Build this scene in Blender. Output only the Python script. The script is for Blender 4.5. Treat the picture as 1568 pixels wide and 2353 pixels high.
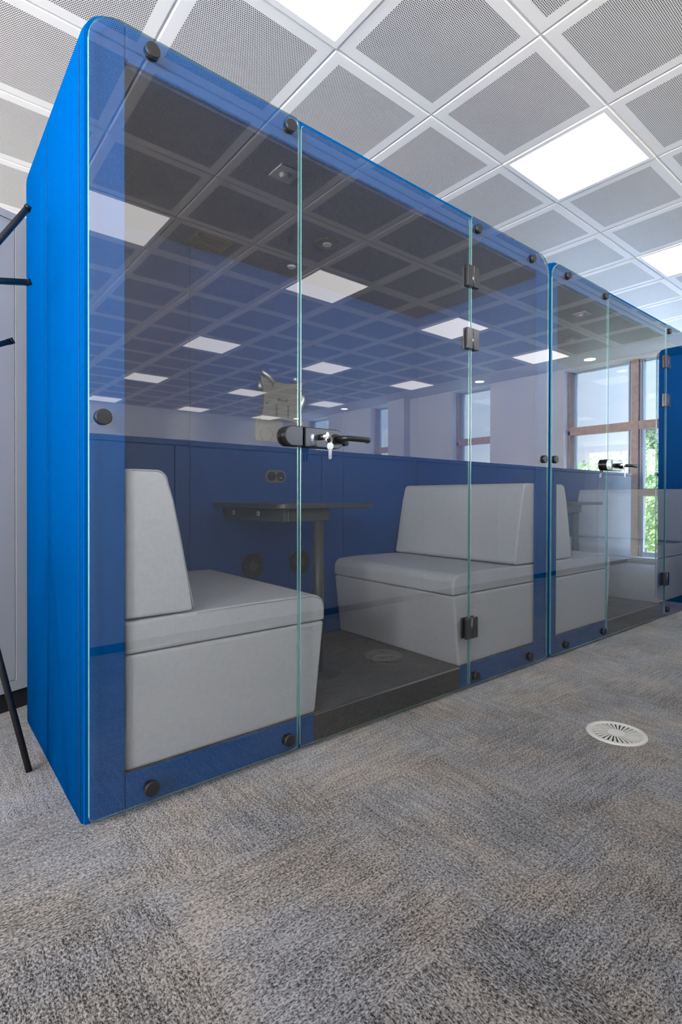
import bpy, bmesh, math, random
from mathutils import Vector, Matrix, noise
random.seed(7)
for o in list(bpy.data.objects): bpy.data.objects.remove(o)
SC = bpy.context.scene
COL = SC.collection
PI = math.pi

# ---------------------------------------------------------------- camera
EYE = 0.855
cam_d = bpy.data.cameras.new('camera'); cam = bpy.data.objects.new('camera', cam_d); COL.objects.link(cam)
fw = Vector((0.6458311, 0.76344289, -0.00755901)); rt = Vector((0.76347566, -0.64583006, 0.00290567)); up = Vector((0.00266353, 0.00764769, 0.99996721))
cam.matrix_world = Matrix(((rt.x, up.x, -fw.x, 0), (rt.y, up.y, -fw.y, 0), (rt.z, up.z, -fw.z, EYE), (0, 0, 0, 1)))
cam_d.sensor_fit = 'VERTICAL'; cam_d.sensor_height = 36.0; cam_d.sensor_width = 24.0
cam_d.lens = 1216.95 / 2353 * 36
cam_d.shift_x = (784 - 822.8) / 2353
cam_d.shift_y = (1153.3 - 1176.5) / 2353
cam_d.clip_start = 0.05; cam_d.clip_end = 300
SC.camera = cam
# ---------------------------------------------------------------- colour management
vs = SC.view_settings
vs.view_transform = 'Standard'; vs.look = 'None'; vs.gamma = 1.0; vs.use_curve_mapping = False
vs.exposure = 0.0
LAMP = 4.7        # radiance of the LED panels
SKY = 4.2         # sky brightness
DAY = 300.0       # daylight through each tall left window, watts
# ---------------------------------------------------------------- world: pale blue sky with thin cloud
W = bpy.data.worlds.new('sky'); SC.world = W; W.use_nodes = True
nt = W.node_tree; nt.nodes.clear()
out = nt.nodes.new('ShaderNodeOutputWorld'); bg = nt.nodes.new('ShaderNodeBackground')
tc = nt.nodes.new('ShaderNodeTexCoord'); sep = nt.nodes.new('ShaderNodeSeparateXYZ')
nt.links.new(tc.outputs['Generated'], sep.inputs[0])
ramp = nt.nodes.new('ShaderNodeValToRGB'); cr = ramp.color_ramp
cr.elements[0].position = 0.0; cr.elements[0].color = (0.80, 0.88, 0.98, 1)
cr.elements[1].position = 0.75; cr.elements[1].color = (0.22, 0.42, 0.80, 1)
e = cr.elements.new(0.22); e.color = (0.50, 0.70, 0.96, 1)
nt.links.new(sep.outputs['Z'], ramp.inputs[0])
nz = nt.nodes.new('ShaderNodeTexNoise'); nz.inputs['Scale'].default_value = 2.2; nz.inputs['Detail'].default_value = 6; nz.inputs['Roughness'].default_value = .6
mp = nt.nodes.new('ShaderNodeMapping'); mp.inputs['Scale'].default_value = (1, 1, 3.2)
nt.links.new(tc.outputs['Generated'], mp.inputs[0]); nt.links.new(mp.outputs[0], nz.inputs[0])
r2 = nt.nodes.new('ShaderNodeValToRGB'); r2.color_ramp.elements[0].position = .45; r2.color_ramp.elements[1].position = .75
nt.links.new(nz.outputs[0], r2.inputs[0])
mx = nt.nodes.new('ShaderNodeMix'); mx.data_type = 'RGBA'
nt.links.new(r2.outputs[0], mx.inputs[0]); nt.links.new(ramp.outputs[0], mx.inputs[6]); mx.inputs[7].default_value = (0.92, 0.94, 0.97, 1)
nt.links.new(mx.outputs[2], bg.inputs[0]); 
mr = nt.nodes.new('ShaderNodeMapRange'); mr.interpolation_type = 'SMOOTHSTEP'   # the sky grows brighter towards the high summer sun
mr.inputs['From Min'].default_value = .30; mr.inputs['From Max'].default_value = .65; mr.inputs['To Min'].default_value = SKY; mr.inputs['To Max'].default_value = SKY * 8.0
nt.links.new(sep.outputs['Z'], mr.inputs['Value']); nt.links.new(mr.outputs[0], bg.inputs[1])
nt.links.new(bg.outputs[0], out.inputs[0])
# sun on the planting outside (comes from behind the building, over the roof)
sd = bpy.data.lights.new('sun', 'SUN'); sd.energy = 22.0; sd.angle = .01; sd.color = (1, .95, .86)
so = bpy.data.objects.new('sun', sd); COL.objects.link(so)
so.rotation_euler = Vector((.50, .25, -.85)).to_track_quat('-Z', 'Y').to_euler()
# daylight entering the tall windows of the left wall
WIN_L = [(-6.6, -4.2), (-3.2, -0.8), (0.2, 2.6), (3.3, 4.9)]
for a, b in WIN_L:
    ld = bpy.data.lights.new('window_daylight', 'AREA'); ld.shape = 'RECTANGLE'; ld.size = b - a; ld.size_y = 2.4; ld.energy = DAY * (1.9 if b < 0 else .26); ld.color = (1, .965, .92)
    lo = bpy.data.objects.new('window_daylight', ld); COL.objects.link(lo); lo.location = (-4.15, (a + b) / 2, 1.35)
    lo.rotation_euler = Vector((1, 0, 0 if b < 0 else .6)).to_track_quat('-Z', 'Z').to_euler()

for a, b in ((-7.74, -6.82), (-5.36, -4.70), (-3.16, -2.36), (-1.06, 1.00), (2.2, 4.6)):     # sampling portals in the right-hand windows
    ld = bpy.data.lights.new('window_portal', 'AREA'); ld.shape = 'RECTANGLE'; ld.size = b - a; ld.size_y = 2.65; ld.cycles.is_portal = True
    lo = bpy.data.objects.new('window_portal', ld); COL.objects.link(lo); lo.location = (7.67, (a + b) / 2, 1.40)
    lo.rotation_euler = Vector((-1, 0, 0)).to_track_quat('-Z', 'Z').to_euler()

# ================================================================= materials
def newmat(name):
    m = bpy.data.materials.new(name); m.use_nodes = True; return m, m.node_tree, m.node_tree.nodes['Principled BSDF']
def plain(name, col, rough=.5, metal=0., var=.0, scale=40., bump=0., spec=.5, coat=0.):
    m, n, b = newmat(name)
    b.inputs['Base Color'].default_value = (*col, 1); b.inputs['Roughness'].default_value = rough; b.inputs['Metallic'].default_value = metal
    b.inputs['Specular IOR Level'].default_value = spec
    t = n.nodes.new('ShaderNodeTexCoord'); no = n.nodes.new('ShaderNodeTexNoise'); no.inputs['Scale'].default_value = scale; no.inputs['Detail'].default_value = 4
    n.links.new(t.outputs['Object'], no.inputs[0])
    if var:
        r = n.nodes.new('ShaderNodeValToRGB'); r.color_ramp.elements[0].position = .3; r.color_ramp.elements[1].position = .7
        r.color_ramp.elements[0].color = (*[c * (1 - var) for c in col], 1); r.color_ramp.elements[1].color = (*[min(1, c * (1 + var)) for c in col], 1)
        n.links.new(no.outputs[0], r.inputs[0]); n.links.new(r.outputs[0], b.inputs['Base Color'])
    if bump:
        bu = n.nodes.new('ShaderNodeBump'); bu.inputs['Strength'].default_value = bump; bu.inputs['Distance'].default_value = .002
        n.links.new(no.outputs[0], bu.inputs['Height']); n.links.new(bu.outputs[0], b.inputs['Normal'])
    return m
def emis(name, col, s):
    m = bpy.data.materials.new(name); m.use_nodes = True; n = m.node_tree; n.nodes.clear()
    o = n.nodes.new('ShaderNodeOutputMaterial'); e = n.nodes.new('ShaderNodeEmission'); e.inputs[0].default_value = (*col, 1); e.inputs[1].default_value = s
    n.links.new(e.outputs[0], o.inputs[0]); return m
def math_node(n, op, a, b=None):
    q = n.nodes.new('ShaderNodeMath'); q.operation = op
    for i, x in enumerate((a, b)):
        if x is None: continue
        if isinstance(x, (int, float)): q.inputs[i].default_value = x
        else: n.links.new(x, q.inputs[i])
    return q.outputs[0]
def glass(name, tint=(.93, .965, .955), ior=1.5, two=True):
    """thin architectural glass: clear transmission plus fresnel mirror reflection (both surfaces of the pane summed)"""
    m = bpy.data.materials.new(name); m.use_nodes = True; n = m.node_tree; n.nodes.clear()
    o = n.nodes.new('ShaderNodeOutputMaterial'); mix = n.nodes.new('ShaderNodeMixShader')
    tr = n.nodes.new('ShaderNodeBsdfTransparent'); tr.inputs[0].default_value = (*tint, 1)
    gl = n.nodes.new('ShaderNodeBsdfGlossy'); gl.inputs['Roughness'].default_value = 0.0; gl.inputs[0].default_value = (1, 1, 1, 1)
    geo = n.nodes.new('ShaderNodeNewGeometry'); fr = n.nodes.new('ShaderNodeFresnel')
    i = math_node(n, 'ADD', math_node(n, 'MULTIPLY', geo.outputs['Backfacing'], 1 / ior - ior), ior)
    n.links.new(i, fr.inputs['IOR'])
    F = fr.outputs[0]
    if two: F = math_node(n, 'DIVIDE', math_node(n, 'MULTIPLY', F, 2.0), math_node(n, 'ADD', F, 1.0))
    n.links.new(F, mix.inputs[0]); n.links.new(tr.outputs[0], mix.inputs[1]); n.links.new(gl.outputs[0], mix.inputs[2]); n.links.new(mix.outputs[0], o.inputs[0])
    return m
GLASS = glass('booth_glass', tint=(.82, .835, .85), ior=1.56)
GLASS_BACK = bpy.data.materials.new('booth_glass_rear_surface'); GLASS_BACK.use_nodes = True
n = GLASS_BACK.node_tree; n.nodes.clear(); o_ = n.nodes.new('ShaderNodeOutputMaterial'); t_ = n.nodes.new('ShaderNodeBsdfTransparent'); t_.inputs[0].default_value = (.985, .995, .99, 1); n.links.new(t_.outputs[0], o_.inputs[0])
WINGLASS = glass('window_glass', tint=(.96, .98, .98), ior=1.45)
EDGE = bpy.data.materials.new('glass_edge_green'); EDGE.use_nodes = True
n = EDGE.node_tree; n.nodes.clear(); o_ = n.nodes.new('ShaderNodeOutputMaterial')
t_ = n.nodes.new('ShaderNodeBsdfTransparent'); t_.inputs[0].default_value = (.50, .80, .76, 1)
g_ = n.nodes.new('ShaderNodeBsdfGlossy'); g_.inputs[0].default_value = (.38, .52, .52, 1); g_.inputs['Roughness'].default_value = .25
d_ = n.nodes.new('ShaderNodeBsdfDiffuse'); d_.inputs[0].default_value = (.30, .62, .60, 1)
m1 = n.nodes.new('ShaderNodeMixShader'); m1.inputs[0].default_value = .55; n.links.new(t_.outputs[0], m1.inputs[1]); n.links.new(g_.outputs[0], m1.inputs[2])
m2 = n.nodes.new('ShaderNodeMixShader'); m2.inputs[0].default_value = .16; n.links.new(m1.outputs[0], m2.inputs[1]); n.links.new(d_.outputs[0], m2.inputs[2]); n.links.new(m2.outputs[0], o_.inputs[0])

EDGE_V = EDGE.copy(); EDGE_V.name = 'glass_joint_edge_green'
for q in EDGE_V.node_tree.nodes:
    if q.type == 'BSDF_DIFFUSE': q.inputs[0].default_value = (.20, .46, .46, 1)
    if q.type == 'MIX_SHADER' and abs(q.inputs[0].default_value - .16) < 1e-4: q.inputs[0].default_value = .50
def fabric(name, col, var=.12, fine=900., bump=.25, rough=.9, sheen=.05, spec=.15):
    m, n, b = newmat(name)
    b.inputs['Roughness'].default_value = rough; b.inputs['Specular IOR Level'].default_value = spec
    b.inputs['Sheen Weight'].default_value = sheen; b.inputs['Sheen Roughness'].default_value = .5; b.inputs['Sheen Tint'].default_value = (*[min(1, c + .3) for c in col], 1)
    t = n.nodes.new('ShaderNodeTexCoord')
    no = n.nodes.new('ShaderNodeTexNoise'); no.inputs['Scale'].default_value = fine; no.inputs['Detail'].default_value = 3
    n2 = n.nodes.new('ShaderNodeTexNoise'); n2.inputs['Scale'].default_value = 60; n2.inputs['Detail'].default_value = 3
    n.links.new(t.outputs['Object'], no.inputs[0]); n.links.new(t.outputs['Object'], n2.inputs[0])
    r = n.nodes.new('ShaderNodeValToRGB'); r.color_ramp.elements[0].position = .32; r.color_ramp.elements[1].position = .68
    r.color_ramp.elements[0].color = (*[c * (1 - var) for c in col], 1); r.color_ramp.elements[1].color = (*[min(1, c * (1 + var)) for c in col], 1)
    mxx = math_node(n, 'ADD', math_node(n, 'MULTIPLY', no.outputs[0], .7), math_node(n, 'MULTIPLY', n2.outputs[0], .3))
    n.links.new(mxx, r.inputs[0]); n.links.new(r.outputs[0], b.inputs['Base Color'])
    bu = n.nodes.new('ShaderNodeBump'); bu.inputs['Strength'].default_value = bump; bu.inputs['Distance'].default_value = .001
    n.links.new(no.outputs[0], bu.inputs['Height']); n.links.new(bu.outputs[0], b.inputs['Normal'])
    return m
BLUE = fabric('royal_blue_felt', (.0, .074, .262), fine=500, sheen=0., spec=.0)
BLUE_IN = fabric('inner_blue_felt', (.012, .070, .25), fine=500, sheen=0.)
BLUE_SEAM = fabric('blue_seam', (.003, .05, .18))
GREY = fabric('light_grey_wool', (.56, .56, .575), var=.10, fine=700)
PIPE = fabric('grey_piping', (.36, .37, .39), var=.05)
BLACK = plain('black_metal', (.016, .016, .018), .42)
BLACKG = plain('black_satin', (.010, .010, .011), .22)
GUN = plain('dark_grey_lock_plate', (.11, .12, .14), .16, .75)
HINGE = plain('dark_bronze_hinge', (.13, .13, .14), .18, .85)
CHROME = plain('polished_steel', (.72, .73, .74), .16, 1.0)
STEEL = plain('brushed_steel', (.45, .46, .48), .4, 1.0)
TABLE = plain('dark_grey_laminate', (.048, .048, .052), .35, var=.1)
DKGREY = plain('dark_grey_steel', (.052, .050, .050), .45)
PLASTIC = plain('dark_grey_plastic', (.11, .11, .115), .45)
WHITE = plain('white_wall_paint', (.86, .84, .83), .85, var=.02, scale=3)
CEILW = plain('white_painted_metal', (.89, .835, .765), .55)
TRACK = plain('grey_ceiling_rail', (.80, .77, .74), .55)
CABW = plain('light_grey_melamine', (.60, .62, .66), .45, var=.015, scale=5)
CABDK = plain('light_grey_cabinet_edge', (.48, .49, .51), .5)
PLINTH = plain('black_plinth', (.006, .006, .007), .6)
WOOD = plain('brown_window_wood', (.62, .42, .28), .5, var=.18, scale=18)
ALU = plain('grey_aluminium', (.55, .58, .60), .45, .2)
GRILLE = plain('cream_plastic_grille', (.66, .64, .60), .45)
VOID = plain('dark_void', (.01, .01, .01), .9)
PLATE = plain('frosted_grey_plate', (.15, .148, .135), .45)
BAREALU = plain('bare_aluminium', (.8, .8, .8), .3, .9, bump=.6, scale=300)
LED = emis('led_diffuser', (1, .965, .95), LAMP)
SPOTE = emis('downlight_lens', (1, .93, .82), 14)

# perforated ceiling metal: 8.5 mm staggered holes inside a plain margin
PERF, n, b = newmat('perforated_white_metal')
b.inputs['Roughness'].default_value = .55
uv = n.nodes.new('ShaderNodeUVMap'); sp = n.nodes.new('ShaderNodeSeparateXYZ'); n.links.new(uv.outputs[0], sp.inputs[0])
PITCH = .0085; RH = .0029
def lat(off):
    x = math_node(n, 'ADD', sp.outputs['X'], off * PITCH); y = math_node(n, 'ADD', sp.outputs['Y'], off * PITCH * math.sqrt(3))
    x = math_node(n, 'SUBTRACT', math_node(n, 'MODULO', x, PITCH), PITCH / 2)
    y = math_node(n, 'SUBTRACT', math_node(n, 'MODULO', y, PITCH * math.sqrt(3)), PITCH * math.sqrt(3) / 2)
    return math_node(n, 'ADD', math_node(n, 'MULTIPLY', x, x), math_node(n, 'MULTIPLY', y, y))
dd = math_node(n, 'MINIMUM', lat(0.), lat(.5))
hole = math_node(n, 'LESS_THAN', dd, RH * RH)
inx = math_node(n, 'LESS_THAN', math_node(n, 'ABSOLUTE', math_node(n, 'SUBTRACT', sp.outputs['X'], .3)), .243)
iny = math_node(n, 'LESS_THAN', math_node(n, 'ABSOLUTE', math_node(n, 'SUBTRACT', sp.outputs['Y'], .3)), .243)
fac = math_node(n, 'MULTIPLY', hole, math_node(n, 'MULTIPLY', inx, iny))
mm = n.nodes.new('ShaderNodeMix'); mm.data_type = 'RGBA'; n.links.new(fac, mm.inputs[0]); mm.inputs[6].default_value = (.89, .835, .765, 1); mm.inputs[7].default_value = (.02, .02, .02, 1)
n.links.new(mm.outputs[2], b.inputs['Base Color'])

def carpet_mat(name, dark, light, rel=1.0):
    m, n, b = newmat(name)
    b.inputs['Roughness'].default_value = .95; b.inputs['Specular IOR Level'].default_value = .15; b.inputs['Sheen Weight'].default_value = .35 * rel; b.inputs['Sheen Roughness'].default_value = .45
    t = n.nodes.new('ShaderNodeTexCoord'); s = n.nodes.new('ShaderNodeSeparateXYZ'); n.links.new(t.outputs['Object'], s.inputs[0])
    X, Y = s.outputs['X'], s.outputs['Y']
    tx = math_node(n, 'FLOOR', math_node(n, 'DIVIDE', math_node(n, 'ADD', X, 20.1), .5)); ty = math_node(n, 'FLOOR', math_node(n, 'DIVIDE', math_node(n, 'ADD', Y, 20.35), .5))
    par = math_node(n, 'MODULO', math_node(n, 'ADD', tx, ty), 2.0)
    inv = math_node(n, 'SUBTRACT', 1.0, par)
    U = math_node(n, 'ADD', math_node(n, 'MULTIPLY', X, par), math_node(n, 'MULTIPLY', Y, inv))
    V = math_node(n, 'ADD', math_node(n, 'MULTIPLY', Y, par), math_node(n, 'MULTIPLY', X, inv))
    c = n.nodes.new('ShaderNodeCombineXYZ'); n.links.new(math_node(n, 'MULTIPLY', U, 140.), c.inputs[0]); n.links.new(math_node(n, 'MULTIPLY', V, 240.), c.inputs[1])
    n1 = n.nodes.new('ShaderNodeTexNoise'); n1.inputs['Scale'].default_value = 1.; n1.inputs['Detail'].default_value = 2; n1.inputs['Roughness'].default_value = .75; n.links.new(c.outputs[0], n1.inputs[0])
    n5 = n.nodes.new('ShaderNodeTexVoronoi'); n5.inputs['Scale'].default_value = 1.6; n.links.new(c.outputs[0], n5.inputs[0])
    # rows of tufts
    c2 = n.nodes.new('ShaderNodeCombineXYZ'); n.links.new(math_node(n, 'MULTIPLY', U, 10.), c2.inputs[0]); n.links.new(math_node(n, 'MULTIPLY', V, 34.), c2.inputs[1])
    n2 = n.nodes.new('ShaderNodeTexNoise'); n2.inputs['Scale'].default_value = 1.; n2.inputs['Detail'].default_value = 3; n.links.new(c2.outputs[0], n2.inputs[0])
    n3 = n.nodes.new('ShaderNodeTexNoise'); n3.inputs['Scale'].default_value = 3.2; n3.inputs['Detail'].default_value = 3; n.links.new(t.outputs['Object'], n3.inputs[0])
    # per tile tone
    wn = n.nodes.new('ShaderNodeTexWhiteNoise'); wn.noise_dimensions = '2D'; c3 = n.nodes.new('ShaderNodeCombineXYZ'); n.links.new(tx, c3.inputs[0]); n.links.new(ty, c3.inputs[1]); n.links.new(c3.outputs[0], wn.inputs[0])
    h = math_node(n, 'ADD', math_node(n, 'MULTIPLY', n1.outputs[0], .95), math_node(n, 'MULTIPLY', n5.outputs['Distance'], .16))
    h = math_node(n, 'ADD', h, math_node(n, 'MULTIPLY', n2.outputs[0], .20))
    h = math_node(n, 'ADD', h, math_node(n, 'MULTIPLY', n3.outputs[0], .20))
    h = math_node(n, 'ADD', h, math_node(n, 'MULTIPLY', wn.outputs[0], .035))
    h = math_node(n, 'SUBTRACT', h, .31)
    r = n.nodes.new('ShaderNodeValToRGB'); r.color_ramp.elements[0].position = .31; r.color_ramp.elements[1].position = .61
    r.color_ramp.elements[0].color = (*dark, 1); r.color_ramp.elements[1].color = (*light, 1)
    e = r.color_ramp.elements.new(.44); e.color = (*[(a * .62 + c_ * .38) for a, c_ in zip(dark, light)], 1)
    n.links.new(h, r.inputs[0])
    rib = math_node(n, 'SINE', math_node(n, 'MULTIPLY', V, 2 * PI / .021))
    h = math_node(n, 'ADD', h, math_node(n, 'MULTIPLY', rib, .016))
    n.links.new(h, r.inputs[0])
    # soft colour drift, brownish to bluish
    n4 = n.nodes.new('ShaderNodeTexNoise'); n4.inputs['Scale'].default_value = 4.5; n4.inputs['Detail'].default_value = 2; n.links.new(t.outputs['Object'], n4.inputs[0])
    r4 = n.nodes.new('ShaderNodeValToRGB'); r4.color_ramp.elements[0].position = .38; r4.color_ramp.elements[1].position = .66
    r4.color_ramp.elements[0].color = (.93, .97, 1.04, 1); r4.color_ramp.elements[1].color = (1.07, 1.0, .90, 1)
    n.links.new(n4.outputs[0], r4.inputs[0])
    mm = n.nodes.new('ShaderNodeMix'); mm.data_type = 'RGBA'; mm.blend_type = 'MULTIPLY'; mm.inputs[0].default_value = 1; n.links.new(r.outputs[0], mm.inputs[6]); n.links.new(r4.outputs[0], mm.inputs[7])
    n.links.new(mm.outputs[2], b.inputs['Base Color'])
    bu = n.nodes.new('ShaderNodeBump'); bu.inputs['Strength'].default_value = .7 * rel; bu.inputs['Distance'].default_value = .003; n.links.new(h, bu.inputs['Height']); n.links.new(bu.outputs[0], b.inputs['Normal'])
    return m
CARPET = carpet_mat('heather_grey_loop_carpet', (.006, .0055, .0052), (.41, .38, .365))
CARPET_D = carpet_mat('dark_booth_carpet', (.020, .019, .019), (.14, .135, .13), .5)
LEAF, n, b = newmat('bright_leaf')
b.inputs['Roughness'].default_value = .6
oi = n.nodes.new('ShaderNodeNewGeometry'); rr = n.nodes.new('ShaderNodeValToRGB'); rr.color_ramp.elements[0].color = (.20, .36, .07, 1); rr.color_ramp.elements[1].color = (.52, .66, .24, 1)
n.links.new(oi.outputs['Random Per Island'], rr.inputs[0]); n.links.new(rr.outputs[0], b.inputs['Base Color'])
LEAFD, n, b = newmat('dark_leaf')
b.inputs['Roughness'].default_value = .6
oi = n.nodes.new('ShaderNodeNewGeometry'); rr = n.nodes.new('ShaderNodeValToRGB'); rr.color_ramp.elements[0].color = (.09, .17, .05, 1); rr.color_ramp.elements[1].color = (.24, .36, .12, 1)
n.links.new(oi.outputs['Random Per Island'], rr.inputs[0]); n.links.new(rr.outputs[0], b.inputs['Base Color'])
BARK = plain('brown_bark', (.12, .08, .05), .9, var=.3)
STONE = plain('pale_ground', (.46, .46, .44), .9, var=.08, scale=.8)
RENDERW = plain('white_render', (.82, .81, .79), .9)

# ================================================================= helpers
def obj(name, bm, mats, parent=None, smooth=False, loc=None):
    me = bpy.data.meshes.new(name); bmesh.ops.recalc_face_normals(bm, faces=bm.faces); bm.to_mesh(me); bm.free()
    if not isinstance(mats, (list, tuple)): mats = [mats]
    for m in mats: me.materials.append(m)
    if smooth:
        for p in me.polygons: p.use_smooth = True
    o = bpy.data.objects.new(name, me); COL.objects.link(o)
    if parent: o.parent = parent
    if loc: o.location = loc
    return o
def thing(name, label, cat, loc=(0, 0, 0), rz=0, group=None):
    o = bpy.data.objects.new(name, None); COL.objects.link(o); o.empty_display_size = .1
    o.location = loc; o.rotation_euler = (0, 0, rz); o['label'] = label; o['category'] = cat
    if group: o['group'] = group
    return o
def tag(o, label, cat, group=None, kind=None):
    o['label'] = label; o['category'] = cat
    if group: o['group'] = group
    if kind: o['kind'] = kind
    return o
def struct(name, bm, mats, parent=None):
    o = obj(name, bm, mats, parent)
    if not parent: o['kind'] = 'structure'
    return o
def BM(): return bmesh.new()
def box(bm, x0, x1, y0, y1, z0, z1, mi=0, bev=0., seg=2):
    r = bmesh.ops.create_cube(bm, size=1.0)
    v = r['verts']
    bmesh.ops.scale(bm, vec=(x1 - x0, y1 - y0, z1 - z0), verts=v); bmesh.ops.translate(bm, vec=((x0 + x1) / 2, (y0 + y1) / 2, (z0 + z1) / 2), verts=v)
    fs = set(f for q in v for f in q.link_faces)
    for f in fs: f.material_index = mi
    if bev:
        es = list(set(e for q in v for e in q.link_edges))
        bmesh.ops.bevel(bm, geom=es, offset=bev, segments=seg, affect='EDGES', profile=.5)
    return bm
def cyl(bm, p0, p1, r0, r1=None, seg=24, caps=True, mi=0):
    p0, p1 = Vector(p0), Vector(p1); r1 = r0 if r1 is None else r1
    d = (p1 - p0); L = d.length; q = d.to_track_quat('Z', 'Y').to_matrix().to_4x4()
    r = bmesh.ops.create_cone(bm, cap_ends=caps, segments=seg, radius1=r0, radius2=r1, depth=L, matrix=Matrix.Translation((p0 + p1) / 2) @ q)
    for f in set(f for v in r['verts'] for f in v.link_faces):
        f.material_index = mi
        if len(f.verts) == 4: f.smooth = True
    return bm
def tube(bm, pts, r, seg=10):
    pts = [Vector(p) for p in pts]; rings = []
    a = (pts[1] - pts[0]).normalized(); nrm = a.orthogonal().normalized()
    for i, p in enumerate(pts):
        t = ((pts[min(i + 1, len(pts) - 1)] - pts[max(i - 1, 0)])).normalized()
        nrm = (nrm - t * nrm.dot(t)).normalized(); bn = t.cross(nrm)
        rr = r[i] if isinstance(r, (list, tuple)) else r
        rings.append([bm.verts.new(p + (nrm * math.cos(2 * PI * k / seg) + bn * math.sin(2 * PI * k / seg)) * rr) for k in range(seg)])
    for A, B in zip(rings, rings[1:]):
        for k in range(seg):
            f = bm.faces.new((A[k], A[(k + 1) % seg], B[(k + 1) % seg], B[k])); f.smooth = True
    bm.faces.new(rings[0]); bm.faces.new(rings[-1][::-1])
    return bm
def prism(bm, poly, a0, a1, axis='y', mi=0, bev=0., seg=3):
    """extrude a 2-D outline. axis y: outline in (x,z); axis z: outline in (x,y); axis x: outline in (y,z)"""
    def P(u, v, a): return {'y': (u, a, v), 'z': (u, v, a), 'x': (a, u, v)}[axis]
    A = [bm.verts.new(P(u, v, a0)) for u, v in poly]; B = [bm.verts.new(P(u, v, a1)) for u, v in poly]
    fs = [bm.faces.new(A), bm.faces.new(B[::-1])]
    k = len(poly)
    for i in range(k): fs.append(bm.faces.new((A[i], B[i], B[(i + 1) % k], A[(i + 1) % k])))
    for f in fs: f.material_index = mi
    if bev:
        es = list(set(e for f in fs for e in f.edges)); bmesh.ops.recalc_face_normals(bm, faces=fs)
        es = [e for e in es if e.calc_face_angle(0) > .45]
        bmesh.ops.bevel(bm, geom=es, offset=bev, segments=seg, affect='EDGES', profile=.5, clamp_overlap=True)
    return bm
def rrect(x0, x1, z0, z1, tl=0, tr=0, br=0, bl=0, n=8):
    pts = []
    def arc(cx, cz, r, a0):
        if r <= 0: pts.append((cx, cz)); return
        for i in range(n + 1):
            a = a0 + (PI / 2) * i / n; pts.append((cx + r * math.cos(a), cz + r * math.sin(a)))
    arc(x1 - br, z0 + br, br, -PI / 2); arc(x1 - tr, z1 - tr, tr, 0); arc(x0 + tl, z1 - tl, tl, PI / 2); arc(x0 + bl, z0 + bl, bl, PI)
    return pts
def copy_tree(o, parent=None):
    c = o.copy(); COL.objects.link(c); c.parent = parent
    for ch in list(o.children): copy_tree(ch, c)
    return c

# ================================================================= room shell
CZ = EYE + 1.9065          # ceiling height
GX, GY = 1.9886, 1.7932    # one crossing of the ceiling grid
XL, XR, YF, YB = -4.0, 7.38, -8.52, 5.4
xs = [GX + .6 * k for k in range(-10, 9)]      # grid lines, last one 6.79
ys = [GY + .6 * k for k in range(-17, 7)]
bm = BM(); box(bm, XL - .3, XR + .3, YF - .3, YB + .3, -.3, 0)
fl = struct('floor', bm, CARPET)
# ceiling: plasterboard border, rails, folded metal tiles with a shadow gap
LAMPX = [GX + .6 + 1.8 * k for k in range(-3, 3)]
LAMPY = [GY - .6 + 2.4 * k for k in range(-4, 3)]
lamp_cells = set()
for lx in LAMPX:
    for ly in LAMPY: lamp_cells.add((round((lx - GX) / .6), round((ly - GY) / .6)))
bm = BM(); uvl = bm.loops.layers.uv.new('UVMap')
def quad(vs, mi, uvs=None):
    f = bm.faces.new([bm.verts.new(v) for v in vs]); f.material_index = mi
    for l, u in zip(f.loops, uvs or [(0, 0)] * len(vs)): l[uvl].uv = u
for x0 in xs[:-1]:
    for y0 in ys[:-1]:
        i, j = round((x0 - GX) / .6), round((y0 - GY) / .6)
        a, c = .003, .006   # gap, chamfer
        X0, X1, Y0, Y1 = x0 + a, x0 + .6 - a, y0 + a, y0 + .6 - a
        if (i, j) in lamp_cells: continue
        x_0, x_1, y_0, y_1 = X0 + c, X1 - c, Y0 + c, Y1 - c
        o2 = lambda x, y: (x - x0, y - y0)
        quad([(x_0, y_0, CZ), (x_0, y_1, CZ), (x_1, y_1, CZ), (x_1, y_0, CZ)], 0, [o2(x_0, y_0), o2(x_0, y_1), o2(x_1, y_1), o2(x_1, y_0)])
        zt = CZ + .004
        quad([(X0, Y0, zt), (X0, Y1, zt), (x_0, y_1, CZ), (x_0, y_0, CZ)], 1); quad([(X1, Y1, zt), (X1, Y0, zt), (x_1, y_0, CZ), (x_1, y_1, CZ)], 1)
        quad([(X1, Y0, zt), (X0, Y0, zt), (x_0, y_0, CZ), (x_1, y_0, CZ)], 1); quad([(X0, Y1, zt), (X1, Y1, zt), (x_1, y_1, CZ), (x_0, y_1, CZ)], 1)
# rail plane above the gaps, border
quad([(XL, YF, CZ + .0045), (XL, YB, CZ + .0045), (xs[-1], YB, CZ + .0045), (xs[-1], YF, CZ + .0045)], 2)
quad([(xs[-1], YF, CZ - .002), (xs[-1], YB, CZ - .002), (XR, YB, CZ - .002), (XR, YF, CZ - .002)], 3)
quad([(xs[-1], YF, CZ - .002), (xs[-1], YB, CZ - .002), (xs[-1], YB, CZ + .02), (xs[-1], YF, CZ + .02)], 3)
quad([(XL - .3, YF - .3, CZ + .3), (XL - .3, YB + .3, CZ + .3), (XR + .3, YB + .3, CZ + .3), (XR + .3, YF - .3, CZ + .3)], 3)
me = bpy.data.meshes.new('ceiling'); bm.to_mesh(me); bm.free()
for m in (PERF, CEILW, TRACK, WHITE): me.materials.append(m)
ceil = bpy.data.objects.new('ceiling', me); COL.objects.link(ceil); ceil['kind'] = 'structure'

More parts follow.
